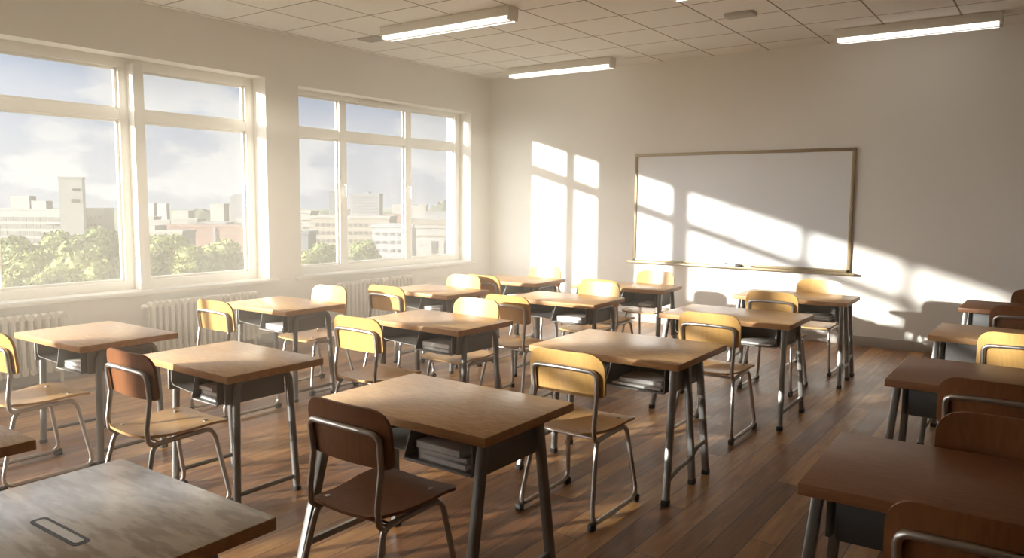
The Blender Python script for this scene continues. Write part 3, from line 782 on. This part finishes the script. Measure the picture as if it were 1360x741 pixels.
def make_tree(seed, leafm, trunkm):
    rnd = random.Random(seed)
    root = empty('tree')
    MB().tube([(0, 0, 0), (.05, .03, 2.2), (.0, .1, 4.6)], .22, 8).tube([(0, .03, 3), (1.2, .3, 4.8)], .12, 6).tube([(0, .03, 3), (-1.1, -.4, 4.9)], .12, 6).build('trunk', trunkm, root)
    bm = bmesh.new()
    blobs = [(0, 0, 6.2, 2.3)]
    for i in range(15):
        a = rnd.random()*2*PI; e_ = rnd.uniform(-.5, 1.2); R_ = rnd.uniform(1.3, 2.2)
        blobs.append((R_*math.cos(a)*math.cos(e_), R_*math.sin(a)*math.cos(e_), 5.6+R_*math.sin(e_)*1.1, rnd.uniform(.85, 1.45)))
    mb = MB()
    for (x_, y_, z, r) in blobs:
        for k in range(int(260*r)):
            u = rnd.uniform(-1, 1); a = rnd.random()*2*PI; q = math.sqrt(1-u*u); rr = r*rnd.uniform(.82, 1.08)
            c = Vector((x_+rr*q*math.cos(a), y_+rr*q*math.sin(a), z+rr*u*.92)); s_ = rnd.uniform(.13, .26)
            d1 = Vector((rnd.gauss(0, 1), rnd.gauss(0, 1), rnd.gauss(0, 1))).normalized(); d2 = d1.orthogonal().normalized(); d2 = d1.cross(d2) if rnd.random() < .5 else d2
            mb.add([c-d1*s_, c+d2*s_*.6, c+d1*s_, c-d2*s_*.6], [(0, 1, 2, 3)])
        bm2 = bmesh.new(); bmesh.ops.create_icosphere(bm2, subdivisions=2, radius=r*.86); bm2.verts.index_update()
        mb.add([Vector((x_, y_, z))+v.co*rnd.uniform(.92, 1.04) for v in bm2.verts], [[v.index for v in f.verts] for f in bm2.faces]); bm2.free()
    bm.free()
    me = bpy.data.meshes.new('crown'); me.from_pydata(mb.v, [], mb.f); me.update(); me.materials.append(leafm)
    o = bpy.data.objects.new('crown', me); COL.objects.link(o); o.parent = root
    return root
def leaf(name, c0, c1):
    m, nt, b = mat(name); tc = N(nt, 'ShaderNodeTexCoord'); nz = N(nt, 'ShaderNodeTexNoise'); nz.inputs['Scale'].default_value = 1.6; nz.inputs['Detail'].default_value = 5
    L(nt, tc.outputs['Object'], nz.inputs['Vector']); L(nt, ramp(nt, nz.outputs['Fac'], [(.35, c0), (.68, c1)]), b.inputs['Base Color']); b.inputs['Roughness'].default_value = .8; b.inputs['Specular IOR Level'].default_value = .1
    return m
LF = [leaf('leaves_olive', (.14, .155, .05), (.27, .275, .105)), leaf('leaves_deep_green', (.095, .12, .045), (.18, .21, .075))]
BK = plain('bark', (.17, .12, .08), .9)
TP = [make_tree(3, LF[0], BK), make_tree(5, LF[1], BK)]
used = [False, False]
TREES = [ # bearing of the crown centre, top, distance, crown width px, kind, label
    (28, 318, 78, 60, 1, 'deep green tree at the left edge of the big window'), (48, 338, 66, 70, 0, 'olive tree behind the small white box building'), (88, 312, 95, 70, 1, 'deep green tree below the slim white tower'),
    (122, 316, 88, 66, 1, 'deep green tree in the middle of the left group'), (146, 306, 92, 60, 1, 'tall deep green tree by the window post, left pane'), (105, 338, 64, 74, 0, 'light olive tree right of the small white box building'),
    (140, 350, 60, 56, 0, 'olive tree low in the left pane by the window post'), (60, 362, 52, 44, 0, 'small olive tree in front of the small white box building'), (20, 372, 50, 40, 0, 'small olive tree in the lowest left corner of the big window'),
    (200, 322, 76, 56, 0, 'light olive tree right of the window post'), (232, 317, 78, 76, 0, 'broad light olive tree in the right pane'), (258, 330, 74, 46, 0, 'olive tree right of the broad light one'), (292, 323, 84, 58, 0, 'round olive tree in front of the brick building'), (272, 335, 90, 46, 1, 'deep green tree between two olive trees in the right pane'), (322, 338, 90, 40, 1, 'deep green tree at the right window edge'),
    (412, 334, 70, 34, 0, 'olive tree in front of the slate slab'), (430, 325, 80, 40, 1, 'deep green round tree in front of the cream building'), (483, 321, 84, 34, 1, 'deep green tree left of the bluish white building')]
for (cx, ty, dp, wpx, kd, lab) in TREES:
    o = TP[kd] if not used[kd] else copy_tree(TP[kd]); used[kd] = True
    top = at(cx, ty, dp); H = top.z-GZ
    s_ = wpx*dp/FPX/4.7
    base = at(cx, 370, dp)
    o.location = (base.x, base.y, top.z-8.4*s_-max(0, 0)); o.scale = (s_, s_, s_); o.rotation_euler = (0, 0, random.random()*6)
    # crowns stand on trunks that reach the ground
    tz = o.location.z-GZ
    for ch in o.children:
        if ch.name.startswith('trunk'):
            ch.location.z = -tz/s_; ch.scale.z = (tz/s_+4.6)/4.6
    tag(o, lab, 'tree', 'trees outside the windows')

# ------------------------------------------------------------------ haze in the room air
HAZE = .165
m = bpy.data.materials.new('room_haze'); m.use_nodes = True; nt = m.node_tree; nt.nodes.remove(nt.nodes['Principled BSDF'])
vs = N(nt, 'ShaderNodeVolumeScatter'); vs.inputs['Color'].default_value = (1, .925, .79, 1); vs.inputs['Anisotropy'].default_value = 0.0
tc = N(nt, 'ShaderNodeTexCoord'); sx = N(nt, 'ShaderNodeSeparateXYZ'); L(nt, tc.outputs['Object'], sx.inputs[0])
# the air is dustiest on the window side
L(nt, math_n(nt, 'MULTIPLY', math_n(nt, 'POWER', 2.718, math_n(nt, 'MULTIPLY', sx.outputs['X'], -.5)), HAZE), vs.inputs['Density'])
L(nt, vs.outputs[0], nt.nodes['Material Output'].inputs['Volume'])
if HAZE > 0:
    hz = MB().box(-.15, XR+.1, YB-.1, .1, -.12, ZC+.12).build('room_haze', m, smooth=False)
    tag(hz, 'faint dusty haze filling the air of the sunlit room', 'haze', kind='stuff')

# ------------------------------------------------------------------ light
SUN = Vector((.62, 1.0, -.31*.62)).normalized()
sd = bpy.data.lights.new('sun', 'SUN'); sd.energy = 14.0; sd.color = (1, .93, .81); sd.angle = math.radians(1.0)
so = bpy.data.objects.new('sun', sd); COL.objects.link(so); so.location = (-30, -40, 20)
so.rotation_euler = SUN.to_track_quat('-Z', 'Y').to_euler()

GLOW = 12.0
wd = bpy.data.worlds.new('sky'); S.world = wd; wd.use_nodes = True; nt = wd.node_tree; bg = nt.nodes['Background']
tc = N(nt, 'ShaderNodeTexCoord'); sx = N(nt, 'ShaderNodeSeparateXYZ'); L(nt, tc.outputs['Generated'], sx.inputs[0])
base = ramp(nt, sx.outputs['Z'], [(0.0, (.54, .57, .63)), (.08, (.53, .59, .70)), (.24, (.47, .60, .82)), (.7, (.28, .44, .74))])
mp = N(nt, 'ShaderNodeMapping'); mp.inputs['Scale'].default_value = (1, 1, 2.3); mp.inputs['Location'].default_value = (.35, .1, 0); L(nt, tc.outputs['Generated'], mp.inputs['Vector'])
nz = N(nt, 'ShaderNodeTexNoise'); nz.inputs['Scale'].default_value = 6.2; nz.inputs['Detail'].default_value = 8; nz.inputs['Roughness'].default_value = .52; nz.inputs['Distortion'].default_value = .15
L(nt, mp.outputs[0], nz.inputs['Vector'])
cf = ramp(nt, nz.outputs['Fac'], [(.485, (0, 0, 0)), (.545, (1, 1, 1))])
shade = ramp(nt, nz.outputs['Fac'], [(.5, (.84, .84, .84)), (.66, (.74, .75, .77)), (.8, (.62, .64, .68))])
mx = N(nt, 'ShaderNodeMix', data_type='RGBA'); L(nt, cf, mx.inputs[0]); L(nt, base, mx.inputs[6]); L(nt, shade, mx.inputs[7])
# the sky is brightest around the low sun
dt = N(nt, 'ShaderNodeVectorMath', operation='DOT_PRODUCT'); L(nt, tc.outputs['Generated'], dt.inputs[0]); dt.inputs[1].default_value = tuple(-SUN)
glow = math_n(nt, 'POWER', math_n(nt, 'MAXIMUM', dt.outputs['Value'], 0.0), 3.0)
ga = N(nt, 'ShaderNodeMix', data_type='RGBA', blend_type='ADD'); L(nt, math_n(nt, 'MULTIPLY', glow, GLOW), ga.inputs[0]); ga.clamp_factor = False
L(nt, mx.outputs[2], ga.inputs[6]); ga.inputs[7].default_value = (1, .96, .90, 1)
L(nt, ga.outputs[2], bg.inputs['Color']); bg.inputs['Strength'].default_value = .66

# ------------------------------------------------------------------ colour management
S.view_settings.view_transform = 'Standard'; S.view_settings.look = 'None'
S.view_settings.gamma = 1; S.view_settings.use_curve_mapping = False; S.view_settings.exposure = 0.6
S.cycles.max_bounces = 10; S.cycles.diffuse_bounces = 6; S.cycles.transparent_max_bounces = 16; S.cycles.volume_bounces = 1
S.cycles.use_denoising = True; S.cycles.sample_clamp_indirect = 6
